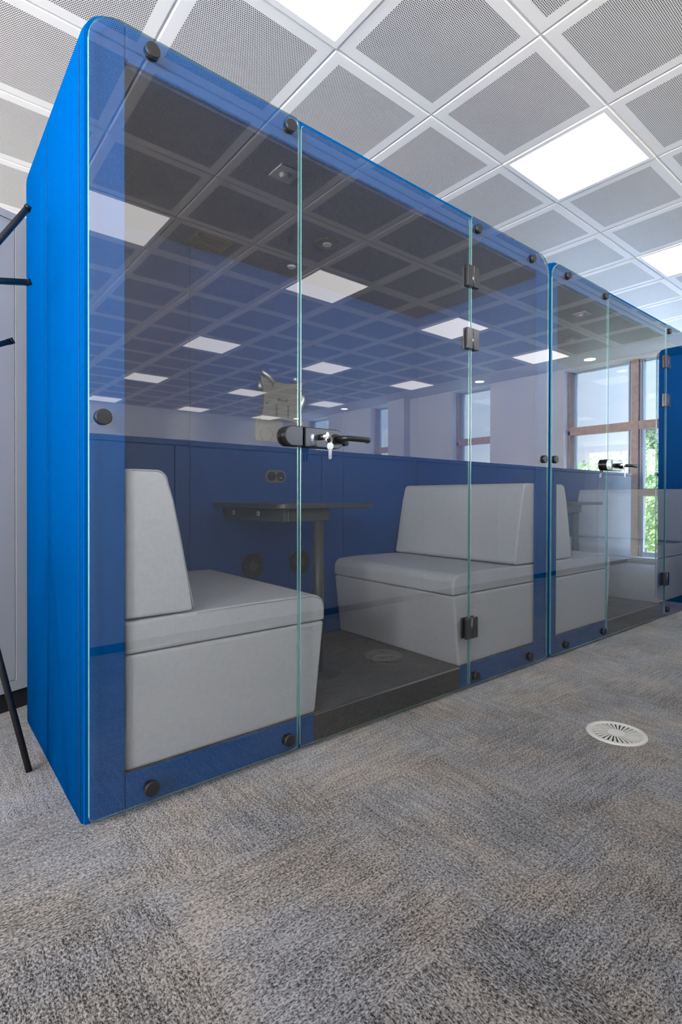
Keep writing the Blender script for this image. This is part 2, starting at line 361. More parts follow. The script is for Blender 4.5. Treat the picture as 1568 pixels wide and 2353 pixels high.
def wall_with_holes(name, axis, pos, thick, a0, a1, holes, mat=WHITE, z1=CZ + .3):
    """axis 'x': wall plane at x=pos spanning y a0..a1; axis 'y' likewise. holes: (a_lo, a_hi, z_lo, z_hi)"""
    bm = BM()
    def bx(u0, u1, w0, w1):
        if u1 - u0 < 1e-4 or w1 - w0 < 1e-4: return
        lo, hi = sorted((pos, pos + thick))
        if axis == 'x': box(bm, lo, hi, u0, u1, w0, w1)
        else: box(bm, u0, u1, lo, hi, w0, w1)
    cur = a0
    for h in sorted(holes):
        bx(cur, h[0], 0, z1); bx(h[0], h[1], 0, h[2]); bx(h[0], h[1], h[3], z1); cur = h[1]
    bx(cur, a1, 0, z1)
    return struct(name, bm, mat)
# right wall windows (seen mirrored in the booth glass)
WZ0, WZ1 = .075, CZ - .03
WIN_R = [(-7.74, -6.82), (-5.36, -4.70), (-3.16, -2.36), (-1.06, 1.00), (2.2, 4.6)]
wall_with_holes('wall_right', 'x', XR, .3, YF - .3, YB + .3, [(a, b, WZ0, WZ1) for a, b in WIN_R])
wall_with_holes('wall_left', 'x', XL, -.3, YF - .3, YB + .3, [(a, b, .15, 2.62) for a, b in WIN_L])
wall_with_holes('wall_front', 'y', YF, -.3, XL - .3, XR + .3, [])
wall_with_holes('wall_back', 'y', YB, .3, XL - .3, XR + .3, [])
bm = BM(); box(bm, XR - .16, XR, -4.66, -4.22, 0, CZ); struct('trim_1', bm, WHITE)      # shallow pier between windows
wn_i = 0
def window_right(a, b, mull):
    global wn_i; wn_i += 1
    xo = XR + .17
    bm = BM()   # outer aluminium frame with stepped inner profile
    for (w, x0, x1) in ((.055, xo, xo + .07), (.10, xo + .02, xo + .06)):
        box(bm, x0, x1, a, a + w, WZ0, WZ1); box(bm, x0, x1, b - w, b, WZ0, WZ1); box(bm, x0, x1, a, b, WZ0, WZ0 + w * .6); box(bm, x0, x1, a, b, WZ1 - w * .3, WZ1)
    fr = struct('window_%d' % wn_i, bm, ALU)
    bm = BM()
    for z0, z1 in ((EYE + .934, EYE + 1.05), (EYE + .034, EYE + .136)):
        box(bm, xo - .05, xo + .05, a, b, z0, z1, bev=.004); box(bm, xo - .056, xo - .049, a, b, (z0 + z1) / 2 + .004, z1 - .006)
    t = obj('transom', bm, WOOD, fr)
    for ym in mull:
        bm = BM(); box(bm, xo - .06, xo + .06, ym - .045, ym + .045, WZ0, WZ1, bev=.004); obj('mullion', bm, WOOD, fr)
        bm = BM()
        for k, w in ((0, .022), (1, .016)):
            y_ = ym - .045 - .05 * (k + 1); box(bm, xo - .02, xo + .05, ym + .05 + .035 * k, ym + .05 + .035 * k + w, WZ0, WZ1); box(bm, xo - .02, xo + .05, ym - .05 - .035 * k - w, ym - .05 - .035 * k, WZ0, WZ1)
        obj('mullion_track', bm, ALU, fr)
    bm = BM(); box(bm, xo - .05, xo + .02, a, a + .035, WZ0, WZ1); obj('jamb', bm, WOOD, fr)
    bm = BM(); box(bm, xo + .035, xo + .045, a, b, WZ0, WZ1); obj('pane', bm, WINGLASS, fr)
for i, (a, b) in enumerate(WIN_R):
    window_right(a, b, [-.10, .72] if i == 3 else ([3.4] if i == 4 else []))
for a, b in WIN_L:
    wn_i += 1; bm = BM(); xo = XL - .22
    for (y0, y1) in ((a, a + .06), (b - .06, b), ((a + b) / 2 - .04, (a + b) / 2 + .04)): box(bm, xo, xo + .07, y0, y1, .15, 2.62)
    box(bm, xo, xo + .07, a, b, .15, .21); box(bm, xo, xo + .07, a, b, 2.56, 2.62); box(bm, xo, xo + .07, a, b, .85, .92)
    fr = struct('window_%d' % wn_i, bm, WOOD)
    bm = BM(); box(bm, xo + .02, xo + .03, a, b, .15, 2.62); obj('pane', bm, WINGLASS, fr)
bm = BM(); box(bm, XR - .015, XR, YF, YB, 0, .07); struct('baseboard_right', bm, CABW)
bm = BM(); box(bm, XL, XR, YF, YF + .015, 0, .07); struct('baseboard_front', bm, CABW)

# ================================================================= outside: ground, planting, pale building
bm = BM(); box(bm, XR + .3, 90, -70, 40, -1.2, -1.0); g = struct('ground', bm, STONE)
bm = BM(); box(bm, -60, XL - .3, -50, 40, -1.2, -1.0); g = struct('ground.001', bm, STONE)
def foliage(bm, n, fn, size):
    for _ in range(n):
        p = fn(); s = size * random.uniform(.6, 1.4)
        a = Vector((random.gauss(0, 1), random.gauss(0, 1), random.gauss(0, .8))).normalized(); c = a.orthogonal().normalized() * s; d = a.cross(c).normalized() * s * .55
        vs = [bm.verts.new(p + q) for q in (-c, -c * .3 + d, c * .4 + d * .8, c, c * .4 - d * .8, -c * .3 - d)]
        bm.faces.new(vs)
def bush(name, label, cx, cy, r, h, z0, n, size, mat, group, conifer=False):
    t = thing(name, label, 'tree' if conifer or h > 3 else 'shrub', (cx, cy, z0), 0, group)
    bm = BM(); tube(bm, [(0, 0, 0), (.03, .02, h * .4), (-.02, .03, h * .8)], [.07, .05, .02], 8)
    for k in range(7):
        a = random.uniform(0, 2 * PI); zz = h * random.uniform(.2, .6); tube(bm, [(0, 0, zz), (math.cos(a) * r * .6, math.sin(a) * r * .6, zz + h * .2)], [.03, .01], 6)
    obj('trunk', bm, BARK, t)
    def fn():
        if conifer:
            z = random.random() ** 1.3; rr = r * (1 - z) * (.55 + .45 * random.random()) + .05; a = random.uniform(0, 2 * PI)
            return Vector((math.cos(a) * rr, math.sin(a) * rr, h * (.06 + .94 * z)))
        d = Vector((random.gauss(0, 1), random.gauss(0, 1), random.gauss(0, 1))).normalized() * (random.random() ** .5)
        w = 1 + .25 * noise.noise(d * 3 + Vector((cx, cy, 0)))
        return Vector((d.x * r * w, d.y * r * w, h * .52 + d.z * h * .48 * w))
    bm = BM(); foliage(bm, n, fn, size); obj('leaves', bm, mat, t)
HZ = -1.0
hedge = [(10.4, -3.6, 2.35), (10.9, -2.75, 2.5), (10.3, -1.95, 2.75), (10.7, -1.25, 3.0), (10.2, -.55, 3.0), (10.6, .2, 2.9)]
t = thing('garden_hedge', 'bright green leafy hedge outside the window wall, mirrored in the second booth', 'hedge', (10.5, -1.6, HZ))
bml = BM()
for (hx, hy, hgt) in hedge:
    dx, dy = hx - 10.5, hy + 1.6
    bm = BM(); tube(bm, [(dx, dy, 0), (dx + .04, dy + .03, hgt * .45), (dx - .02, dy, hgt * .85)], [.05, .035, .015], 8); obj('stem', bm, BARK, t)
    def hf():
        d = Vector((random.gauss(0, 1), random.gauss(0, 1), random.gauss(0, 1))).normalized() * (random.random() ** .45)
        w_n = 1 + .25 * noise.noise(d * 3 + Vector((hx, hy, 0)))
        return Vector((dx + d.x * .62 * w_n, dy + d.y * .62 * w_n, hgt * .52 + d.z * hgt * .48 * w_n))
    foliage(bml, 3600, hf, .036)
obj('leaves', bml, LEAF, t)
bush('conifer', 'tall dark conifer in the garden before the pale building', 18.5, -4.1, .8, 4.3, HZ, 2200, .10, LEAFD, None, True)
bm = BM(); box(bm, 24, 34, -7.7, -4.0, -1, 2.75); bw = obj('distant_building', bm, RENDERW); tag(bw, 'pale flat-roofed building beyond the garden', 'building')

# ================================================================= LED panels, downlights, ceiling devices
def led_panel(x, y, label, group):
    t = thing('led_panel', label, 'ceiling light', (x, y, CZ), 0, group)
    bm = BM()
    for q in ((.004, .030, .004, .596), (.570, .596, .004, .596), (.030, .570, .004, .030), (.030, .570, .570, .596)): box(bm, *q, -.004, .012)
    obj('frame', bm, CEILW, t)
    bm = BM(); box(bm, .030, .570, .030, .570, -.001, .011); obj('diffuser', bm, LED, t)
    return t
names = {}
rows = {0: 'back', }
def lamp_label(ix, iy):
    X = {-2: None}
    x, y = LAMPX[ix], LAMPY[iy]
    col = {2: 0, 3: 1, 4: 2, 5: 3}.get(ix)
    D = {(2, 4): 'square lit LED panel cut by the top edge of the photo above the nearest booth',
         (3, 4): 'whole square lit LED panel at upper right above the booths',
         (4, 4): 'square lit LED panel cut by the right edge of the photo',
         (2, 3): 'square LED panel mirrored on the left blue post, cut by the glass edge',
         (3, 3): 'square LED panel mirrored beside the first joint of the nearest booth glass',
         (4, 3): 'square LED panel mirrored behind the middle glass hinge',
         (5, 3): 'square LED panel mirrored across the gap between the two booths',
         (3, 2): 'square LED panel mirrored in second row, left, over the first bench',
         (4, 2): 'square LED panel mirrored in second row just right of the first glass joint',
         (5, 2): 'square LED panel mirrored in second row beside the glass hinges, near the white ceiling border',
         (3, 1): 'square LED panel mirrored in third row nearest the left blue post',
         (4, 1): 'square LED panel mirrored in third row touching the top of the screen bracket',
         (5, 1): 'square LED panel mirrored in third row above the door lever',
         (3, 0): 'small square LED panel mirrored in farthest row above the left side cap',
         (4, 0): 'small square LED panel mirrored in farthest row over the first bench',
         (5, 0): 'small square LED panel mirrored in farthest row across the foot of the screen bracket'}
    return D.get((ix, iy))
for iy in range(len(LAMPY)):
    for ix in range(len(LAMPX)):
        if LAMPY[iy] + .6 > YB or LAMPX[ix] < XL: continue
        lb = lamp_label(ix, iy)
        led_panel(LAMPX[ix], LAMPY[iy], lb or 'square LED panel in the ceiling grid beyond the edges of the photo', 'square LED ceiling panels' if lb else 'LED panels beyond the photo')
DL = [(-.53, 'round recessed downlight mirrored in second booth door above the window'), (-2.36, 'round recessed downlight mirrored right of the glass hinges above a narrow window'),
      (-5.88, 'round recessed downlight mirrored above the door lever near the white pier'), (-7.72, 'farthest round recessed downlight, mirrored at the first glass joint')]
for y, lb in DL:
    t = thing('downlight', lb, 'ceiling light', (7.09, y, CZ - .002), 0, 'round downlights in the plasterboard border')
    bm = BM(); cyl(bm, (0, 0, -.006), (0, 0, -.0005), .090, .095, 32); obj('trim_ring', bm, CEILW, t)
    bm = BM(); cyl(bm, (0, 0, -.010), (0, 0, -.0062), .072, .072, 32); obj('lens', bm, SPOTE, t)
    ld = bpy.data.lights.new('downlight_beam', 'SPOT'); ld.energy = 60; ld.spot_size = 1.5; ld.spot_blend = .8; ld.shadow_soft_size = .05; ld.color = (1, .90, .78)
    lo = bpy.data.objects.new('downlight_beam', ld); COL.objects.link(lo); lo.parent = t; lo.location = (0, 0, -.03)
for wx in (2.89, 4.69, 6.10):  # added spots without lamp bodies, brightening the far wall below the last panels
    ld = bpy.data.lights.new('far_wall_fill', 'SPOT'); ld.energy = 150; ld.spot_size = 1.7; ld.spot_blend = .9; ld.shadow_soft_size = .06; ld.color = (1, .94, .86)
    lo = bpy.data.objects.new('far_wall_fill', ld); COL.objects.link(lo); lo.location = (wx, YF + .33, CZ - .03)
def ceiling_plate(x, y, label, r=.0):
    t = thing('ceiling_detector', label, 'detector', (x, y, CZ), 0)
    bm = BM()
    if not r: box(bm, -.07, .07, -.07, .07, -.008, -.0005, bev=.002)
    else: cyl(bm, (0, 0, -.012), (0, 0, -.0005), .065, .07, 32)
    obj('base_plate', bm, CEILW, t)
    bm = BM(); cyl(bm, (0, 0, -.03), (0, 0, -.0085 if not r else -.0125), .022, .035, 24); obj('sensor_dome', bm, TRACK, t)
ceiling_plate(1.69, .29, 'square white ceiling detector plate mirrored near the top left glass joint')
ceiling_plate(5.30, .27, 'square white ceiling detector plate mirrored at top of second booth')
ceiling_plate(5.86, -3.80, 'small square ceiling detector mirrored above the door lever')
ceiling_plate(4.14, -3.90, 'round smoke detector mirrored above the screen bracket', .065)

# ================================================================= booth (prototype built at its place, pod 1)
BX0, BX1, BYF, BYB, BZ = .339, 2.578, 1.503, 2.434, 2.133
GF = 1.479
def shell_profile(o, r=.09): return rrect(BX0 + o * .4, BX1 - o * .4, 0, BZ - o, tl=max(r - o, .01), tr=max(r - o, .01), n=10)
def make_booth(label):
    # origin at the booth's front left foot
    ox, oy = BX0, BYF
    t = thing('glass_booth', label, 'booth', (ox, oy, 0), 0, 'blue glass-fronted booths in a row')
    M = Matrix.Translation((-ox, -oy, 0))
    def part(name, bm, mats, parent=None, smooth=False):
        bmesh.ops.transform(bm, matrix=M, verts=bm.verts)
        return obj(name, bm, mats, parent or t, smooth)
    # ---- upholstered shell
    bm = BM(); secs = []
    r = .012
    for a in range(4): q = a / 3 * PI / 2; secs.append((1.5155 + r * (1 - math.cos(PI / 2 - q)) * 0 + r * math.sin(q) * 0 + r * (1 - math.cos(q)), r * (1 - math.sin(q))))
    R_ = .10
    for a in range(7): q = a / 6 * PI / 2; secs.append((BYB - R_ + R_ * math.sin(q), R_ * (1 - math.cos(q))))
    rings = []
    for y, o in secs:
        rings.append([bm.verts.new((x, y, z)) for x, z in shell_profile(o)])
    k = len(rings[0])
    for A, B in zip(rings, rings[1:]):
        for i in range(k - 0):
            j = (i + 1) % k
            f = bm.faces.new((A[i], A[j], B[j], B[i])); f.smooth = True
    bm.faces.new(rings[-1])
    # inside: jambs, inner faces
    xi0, xi1, zi = .385, 2.534, 2.038
    inner = [(xi0, .0), (xi0, zi), (xi1, zi), (xi1, .0)]
    F_ = [bm.verts.new((x, 1.5155, z)) for x, z in inner]; K_ = [bm.verts.new((x, 2.405, z)) for x, z in inner]
    for i in range(3): f = bm.faces.new((F_[i], F_[i + 1], K_[i + 1], K_[i])); f.material_index = 1
    f = bm.faces.new(K_); f.material_index = 1
    me = bpy.data.meshes.new('shell')
    # front annulus
    A = rings[0]
    n_ = len(A)
    # order in rrect: br(1), tr arc, tl arc, bl(1)
    br, bl = A[0], A[-1]; tr = A[1:12]; tl = A[12:23]
    bm.faces.new([br] + tr + [F_[2], F_[3]]); bm.faces.new([tr[-1], tl[0]] + [F_[1], F_[2]]); bm.faces.new(tl + [bl, F_[0], F_[1]])
    sh = part('shell', bm, [BLUE, BLUE_IN])
    # vertical seam and soft folds on the outer sides
    for xx in (BX0 - .0005, BX1 + .0005):
        for yy, rr in ((1.955, .0008), (1.5285, .0020)):
            bm = BM(); tube(bm, [(xx, yy, .005), (xx, yy, 2.03)], rr, 6); part('side_seam', bm, BLUE_SEAM, sh)
    # ---- front trim panels behind the glass
    bm = BM(); prism(bm, [p for p in rrect(BX0 + .004, .4447, .002, BZ - .004, tl=.086, n=10)], 1.5035, 1.515, bev=.0015, seg=1); part('side_trim', bm, BLUE)
    bm = BM(); prism(bm, [p for p in rrect(2.4855, BX1 - .004, .002, BZ - .004, tr=.086, n=10)], 1.5035, 1.515, bev=.0015, seg=1); part('side_trim', bm, BLUE)
    bm = BM(); box(bm, .4467, 2.4835, 1.5035, 1.515, 2.032, BZ - .004, bev=.0015, seg=1); part('top_trim', bm, BLUE)
    bm = BM(); box(bm, .4467, 1.0735, 1.5035, 1.515, .002, .098, bev=.0015, seg=1); part('kick_panel', bm, BLUE)
    bm = BM(); box(bm, 1.8735, 2.4835, 1.5035, 1.515, .002, .098, bev=.0015, seg=1); part('kick_panel', bm, BLUE)
    # ---- raised carpeted floor with metal nosing
    bm = BM(); box(bm, xi0 + .001, xi1 - .001, 1.517, 2.388, .002, .095); pf = part('raised_floor', bm, CARPET_D)
    bm = BM(); box(bm, 1.0745, 1.8725, 1.505, 1.5165, .002, .095); part('step_face', bm, STEPF)
    bm = BM(); box(bm, 1.0745, 1.8725, 1.5035, 1.512, .0955, .0985); part('nosing', bm, STEEL, pf)
    # ---- back panels and ceiling lining
    for a, b_ in ((.388, .9955), (.9985, 1.9115), (1.9145, 2.528)):
        bm = BM(); box(bm, a, b_, 2.392, 2.404, .096, 2.036, bev=.002, seg=1); part('back_panel', bm, BLUE_IN)
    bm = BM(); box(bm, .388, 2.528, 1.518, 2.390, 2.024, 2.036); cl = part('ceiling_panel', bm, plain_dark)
    bm = BM(); cyl(bm, (1.464, 1.955, 2.0165), (1.464, 1.955, 2.0238), .050, .055, 32); s_ = part('ceiling_spot', bm, BLACK, cl)
    bm = BM(); cyl(bm, (1.464, 1.955, 2.014), (1.464, 1.955, 2.0163), .021, .021, 24); part('spot_lens', bm, LENS, cl)
    bm = BM(); cyl(bm, (1.476, 2.27, 2.016), (1.476, 2.27, 2.0238), .016, .024, 24); part('motion_sensor', bm, SENS, cl)
    bm = BM()
    box(bm, .965, 1.135, 2.225, 2.375, 2.019, 2.0238)
    for k in range(9): box(bm, .975, 1.125, 2.236 + k * .0155, 2.243 + k * .0155, 2.014, 2.0188)
    part('ceiling_vent', bm, BROWNV, cl)
    # ---- fans on the back wall: square plate, round guard rings, hub
    for cx in (1.322, 1.606):
        cz = EYE - .346
        bm = BM(); box(bm, cx - .062, cx + .062, 2.385, 2.3915, cz - .062, cz + .062, bev=.002, seg=1); fp = part('fan_guard', bm, FANP)
        bm = BM(); cyl(bm, (cx, 2.378, cz), (cx, 2.3848, cz), .0605, .0605, 40); part('fan_recess', bm, VOID, fp)
        bm = BM()
        for rr in (.026, .033, .040, .047, .054): tube(bm, [(cx + rr * math.cos(q * PI / 16), 2.3755, cz + rr * math.sin(q * PI / 16)) for q in range(33)], .0011, 6)
        for q in range(4): a = q * PI / 2; tube(bm, [(cx + .02 * math.cos(a), 2.376, cz + .02 * math.sin(a)), (cx + .058 * math.cos(a), 2.376, cz + .058 * math.sin(a))], .0016, 6)
        cyl(bm, (cx, 2.372, cz), (cx, 2.3778, cz), .022, .022, 24)
        part('fan_grille', bm, FANG, fp)
    # ---- double power outlet, rounded plate
    cz = EYE + .111
    bm = BM(); prism(bm, rrect(1.394, 1.520, cz - .034, cz + .034, .034, .034, .034, .034), 2.384, 2.3915, bev=.002, seg=2); op = part('power_outlet', bm, PLASTIC)
    for cx in (1.430, 1.484):
        bm = BM(); cyl(bm, (cx, 2.3805, cz), (cx, 2.3838, cz), .0235, .024, 28); part('socket', bm, BLACKG, op)
    bm = BM()
    box(bm, 1.478, 1.492, 2.3793, 2.3803, cz - .010, cz - .006)
    part('charging_port', bm, STEEL, op)
    bm = BM(); cyl(bm, (1.430, 2.3785, cz + .012), (1.430, 2.3803, cz + .012), .0023, seg=10); part('earth_pin', bm, STEEL, op)
    # ---- glass panels: front face mirrors, edges green
    def pane(name, x0, x1, z0, z1, tl, tr, br, bl):
        bm = BM(); P_ = rrect(x0, x1, z0, z1, tl, tr, br, bl, n=8)
        c = .0012
        Q_ = rrect(x0 + c, x1 - c, z0 + c, z1 - c, tl - c, tr - c, br - c, bl - c, n=8)
        L = [[bm.verts.new((x, y, z)) for x, z in pts] for y, pts in ((GF, Q_), (GF + c, P_), (GF + .010 - c, P_), (GF + .010, Q_))]
        f = bm.faces.new(L[0]); f.material_index = 0; f2 = bm.faces.new(L[-1][::-1]); f2.material_index = 1
        for A, B in zip(L, L[1:]):
            for i in range(len(A)):
                f = bm.faces.new((A[i], B[i], B[(i + 1) % len(A)], A[(i + 1) % len(A)])); f.material_index = 3 if abs(A[i].co.x - A[(i + 1) % len(A)].co.x) < 1e-5 and abs(A[i].co.z - A[(i + 1) % len(A)].co.z) > .5 else 2
        return part(name, bm, [GLASS, GLASS_BACK, EDGE, EDGE_V])
    ZT, ZB = EYE + 1.258, .012
    g1 = pane('glass_panel', .349, .9935, ZB, ZT, .085, .018, .012, .018)
    gd = pane('glass_door', .9995, 1.9045, ZB, ZT - .014, .014, .014, .014, .014)
    g3 = pane('glass_panel', 1.9105, 2.562, ZB, ZT, .018, .085, .018, .012)
    def cap(x, z, par):
        bm = BM(); cyl(bm, (x, GF - .012, z), (x, GF - .0105, z), .0185, .0205, 32); cyl(bm, (x, GF - .0105, z), (x, GF - .0005, z), .0205, .0205, 32); cyl(bm, (x, GF + .0105, z), (x, 1.503, z), .012, .012, 20)
        part('screw_cap', bm, BLACK, par)
    for x, z in ((.509, 1.219), (.955, 1.218), (.507, -.803), (.955, -.802), (.383, .208)): cap(x, z + EYE, g1)
    for x, z in ((1.955, 1.212), (2.399, 1.209), (1.954, -.803), (2.396, -.800), (2.519, .204)): cap(x, z + EYE, g3)
    # hinges: a pair of clamp plates round a knuckle
    for z in (.982, .706, -.578):
        zc = z + EYE
        bm = BM()
        box(bm, 1.868, 1.9035, GF - .014, GF - .0005, zc - .046, zc + .046, bev=.0015, seg=1)
        box(bm, 1.9125, 1.950, GF - .014, GF - .0005, zc - .046, zc + .046, bev=.0015, seg=1)
        box(bm, 1.868, 1.9035, GF + .0105, GF + .022, zc - .046, zc + .046, bev=.0015, seg=1)
        box(bm, 1.9125, 1.950, GF + .0105, GF + .022, zc - .046, zc + .046, bev=.0015, seg=1)
        cyl(bm, (1.9075, GF - .0105, zc - .044), (1.9075, GF - .0105, zc + .044), .0062, seg=16)
        part('hinge', bm, HINGE, gd)
    # lock case, strike case
    zc = EYE + .203; hh = .033
    for par, x0, x1, L_, nm in ((g1, .922, .9925, True, 'strike_case'), (gd, 1.0005, 1.165, False, 'lock_case')):
        rr = hh - .001
        pts = rrect(x0, x1, zc - hh, zc + hh, *( (rr, .001, .001, rr) if L_ else (.001, rr, rr, .001)), n=12)
        bm = BM(); prism(bm, pts, GF - .024, GF - .0005, bev=.002, seg=2); prism(bm, pts, GF + .0105, GF + .028, bev=.002, seg=2)
        lc = part(nm, bm, BLACKG, par)
        bm = BM(); q = .003
        pts = rrect(x0 + q, x1 - q, zc - hh + q, zc + hh - q, *((rr - q, .001, .001, rr - q) if L_ else (.001, rr - q, rr - q, .001)), n=12)
        prism(bm, pts, GF - .0252, GF - .0242); part('face_plate', bm, GUN, lc)
    # lever handles both sides, cylinder
    for s, y0 in ((-1, GF - .0255), (1, GF + .0285)):
        bm = BM(); cyl(bm, (1.128, y0, zc), (1.128, y0 + s * .008, zc), .018, .017, 28)
        pts = [(1.128, y0 + s * .004, zc), (1.128, y0 + s * .030, zc), (1.130, y0 + s * .042, zc), (1.138, y0 + s * .050, zc), (1.152, y0 + s * .053, zc), (1.19, y0 + s * .053, zc), (1.226, y0 + s * .053, zc), (1.236, y0 + s * .050, zc), (1.242, y0 + s * .042, zc), (1.244, y0 + s * .030, zc)]
        tube(bm, pts, .0095, 16); part('lever', bm, BLACKG, gd)
    bm = BM(); cyl(bm, (1.062, GF - .0255, zc + .002), (1.062, GF - .050, zc + .002), .0105, .0095, 24); part('lock_cylinder', bm, BLACKG, gd)
    bm = BM(); cyl(bm, (1.062, GF - .0502, zc + .002), (1.062, GF - .0515, zc + .002), .0075, seg=20); part('cylinder_face', bm, STEEL, gd)
    return t
FANP = plain('blue_grey_fan_plate', (.018, .045, .12), .6)
FANG = plain('brown_grey_fan_wire', (.060, .052, .048), .5)
BOLT = plain('zinc_bolt', (.55, .55, .55), .4, .3)
STEPF = fabric('dark_step_carpet', (.045, .044, .044), var=.5, fine=260, sheen=0.)
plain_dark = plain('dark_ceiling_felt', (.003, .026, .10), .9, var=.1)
LENS = plain('clear_lens', (.55, .55, .52), .2)
SENS = plain('white_sensor', (.65, .65, .66), .4)
BROWNV = plain('brown_grey_vent', (.05, .042, .034), .6)
booth1 = make_booth('nearest blue glass-fronted booth with grey benches, its side panel facing the camera')
DX2 = 2.245
booth2 = copy_tree(booth1); booth2.location = (BX0 + DX2, BYF, 0); booth2['label'] = 'second blue glass-fronted booth, farther right, mirroring the tall windows'
booth3 = copy_tree(booth1); booth3.location = (BX0 + 4.501, BYF - .33, 0); booth3['label'] = 'third blue booth standing slightly forward, seen as dark blue side mirrored at right edge'

# ================================================================= sofa benches
CXM = 1.4875
def make_bench(label):
    t = thing('booth_bench', label, 'bench', (.40, 1.9525, .0955), 0, 'light grey upholstered booth benches')
    ox, oy, oz = .40, 1.9525, .0955
    M = Matrix.Translation((-ox, -oy, -oz))
    def part(name, bm, mats, parent=None, smooth=False):
        bmesh.ops.transform(bm, matrix=M, verts=bm.verts); return obj(name, bm, mats, parent or t, smooth)
    Y0, Y1 = 1.520, 2.385
    zs = EYE - .437; zt = EYE - .342
    x0 = .450
    bm = BM(); prism(bm, [(x0, .0965), (1.092, .0965), (1.129, zs - .002), (x0, zs - .002)], Y0, Y1, bev=.010, seg=3); b1 = part('base', bm, GREY)
    # seat cushion: crowned top, generous front roll
    pts = [(x0, zs + .001), (1.133, zs + .001)]
    for i in range(9):
        a = i / 8 * PI / 2; pts.append((1.133 - .052 + .052 * math.cos(a), zt - .044 + .044 * math.sin(a)))
    pts += [(.95, zt + .004), (.75, zt + .002), (x0, zt - .004)]
    bm = BM(); prism(bm, pts, Y0, Y1, bev=.010, seg=3); sc = part('seat_cushion', bm, GREY)
    # back cushion: tapering wedge with rounded top
    zb = zt + .004; ztp = EYE + .079
    pts = [(x0, zb), (.640, zb), (.652, zb + .012)]
    pts += [(.6325, zb + .10), (.610, zb + .22), (.588, zb + .33)]
    for i in range(9):
        a = i / 8 * PI / 2; pts.append((.572 - .034 + .034 * math.cos(a), ztp - .034 + .034 * math.sin(a)))
    pts += [(x0, ztp)]
    bm = BM(); prism(bm, pts, Y0 + .002, Y1 - .002, bev=.010, seg=3); bc = part('back_cushion', bm, GREY)
    # piping: front faces
    def pipe(poly, y, par):
        bm = BM(); tube(bm, [(x, y, z) for x, z in poly], .0019, 6); part('piping', bm, PIPE, par)
    pipe([(.642, zb + .008), (.6325 - .006, zb + .10), (.604, zb + .22), (.582, zb + .33)] + [(.572 - .040 + .034 * math.cos(i / 8 * PI / 2), ztp - .038 + .034 * math.sin(i / 8 * PI / 2)) for i in range(9)] + [(.47, ztp - .0045)], Y0 + .0025, bc)
    pipe([(.655, zt - .004), (.85, zt - .0025), (1.07, zt - .004)] + [(1.128 - .052 + .050 * math.cos(i / 8 * PI / 2), zt - .046 + .040 * math.sin(i / 8 * PI / 2)) for i in range(8, -1, -1)], Y0 + .0005, sc)
    return t
benchL = make_bench('light grey bench nearest the camera, at left inside the first booth')
def place_bench(dx, mirror, label):
    b = copy_tree(benchL)
    b.location = (.40 + dx if not mirror else 2 * CXM - .40 + dx, 1.9525, .0955)
    if mirror: b.rotation_euler = (0, 0, PI)
    b['label'] = label; return b
# the right-hand bench is the same bench turned round (its front end then faces the back, so it is symmetric in depth)
place_bench(0, True, 'light grey bench at right inside the first booth, its back cushion facing left')
place_bench(DX2, False, 'light grey bench at left inside the second booth')
place_bench(DX2, True, 'light grey bench at right inside the second booth, at the right edge of the photo')

# ================================================================= booth table
def make_table(label):
    t = thing('booth_table', label, 'table', (1.351, 1.87, .0955), 0, 'dark booth tables')
    M = Matrix.Translation((-1.351, -1.87, -.0955))
    def part(name, bm, mats, parent=None):
        bmesh.ops.transform(bm, matrix=M, verts=bm.verts); return obj(name, bm, mats, parent or t)
    zt = EYE - .024; zb = zt - .020
    bm = BM(); prism(bm, rrect(1.109, 1.612, 1.775, 2.390, 0, 0, .05, .05, n=8), zb, zt, axis='z', bev=.002, seg=1); part('tabletop', bm, TABLE)
    bm = BM(); box(bm, 1.166, 1.186, 1.845, 2.388, zb - .055, zb - .001, bev=.002, seg=1); box(bm, 1.1865, 1.40, 1.845, 1.885, zb - .055, zb - .001, bev=.002, seg=1); br = part('support_rail', bm, DKGREY)
    for y in (2.28, 2.05):
        bm = BM(); cyl(bm, (1.1655, y, zb - .026), (1.160, y, zb - .026), .0115, .010, 24); sc = part('bolt', bm, BOLT, br)
        bm = BM(); cyl(bm, (1.1602, y, zb - .026), (1.1590, y, zb - .026), .0045, seg=6); part('bolt_socket', bm, BLACK, br)
    bm = BM(); cyl(bm, (1.358, 1.87, .098), (1.358, 1.87, zb - .0505), .023, seg=32); part('column', bm, DKGREY)
    bm = BM(); cyl(bm, (1.358, 1.87, .0958), (1.358, 1.87, .102), .10, .098, 40); part('foot_plate', bm, DKGREY)
    return t
tab = make_table('dark slim-edged table seen edge-on between the benches of the first booth')
t2 = copy_tree(tab); t2.location.x += DX2; t2['label'] = 'dark slim-edged table in the second booth, faint behind its glass'

# ================================================================= screen bracket on first booth's back wall
t = thing('screen_bracket', 'grey screen mounting bracket with bare metal arms on the first booth back wall', 'bracket', (1.47, 2.39, EYE + .45))
def bpart(name, bm, mats, par=None):
    bmesh.ops.transform(bm, matrix=Matrix.Translation((-1.47, -2.39, -EYE - .45)), verts=bm.verts); return obj(name, bm, mats, par or t)
ptx = []
zc = EYE + .50; cx = 1.475; W2 = .13; H2 = .115
for i in range(4):
    a0 = [(-W2, -H2), (W2, -H2), (W2, H2), (-W2, H2)][i]; a1 = [(W2, -H2), (W2, H2), (-W2, H2), (-W2, -H2)][i]
    for k in range(8):
        s = k / 8; b_ = .022 * math.sin(PI * s)
        x = a0[0] + (a1[0] - a0[0]) * s; z = a0[1] + (a1[1] - a0[1]) * s
        nx, nz_ = [(0, 1), (-1, 0), (0, -1), (1, 0)][i]
        ptx.append((cx + x + nx * b_, zc + z + nz_ * b_))
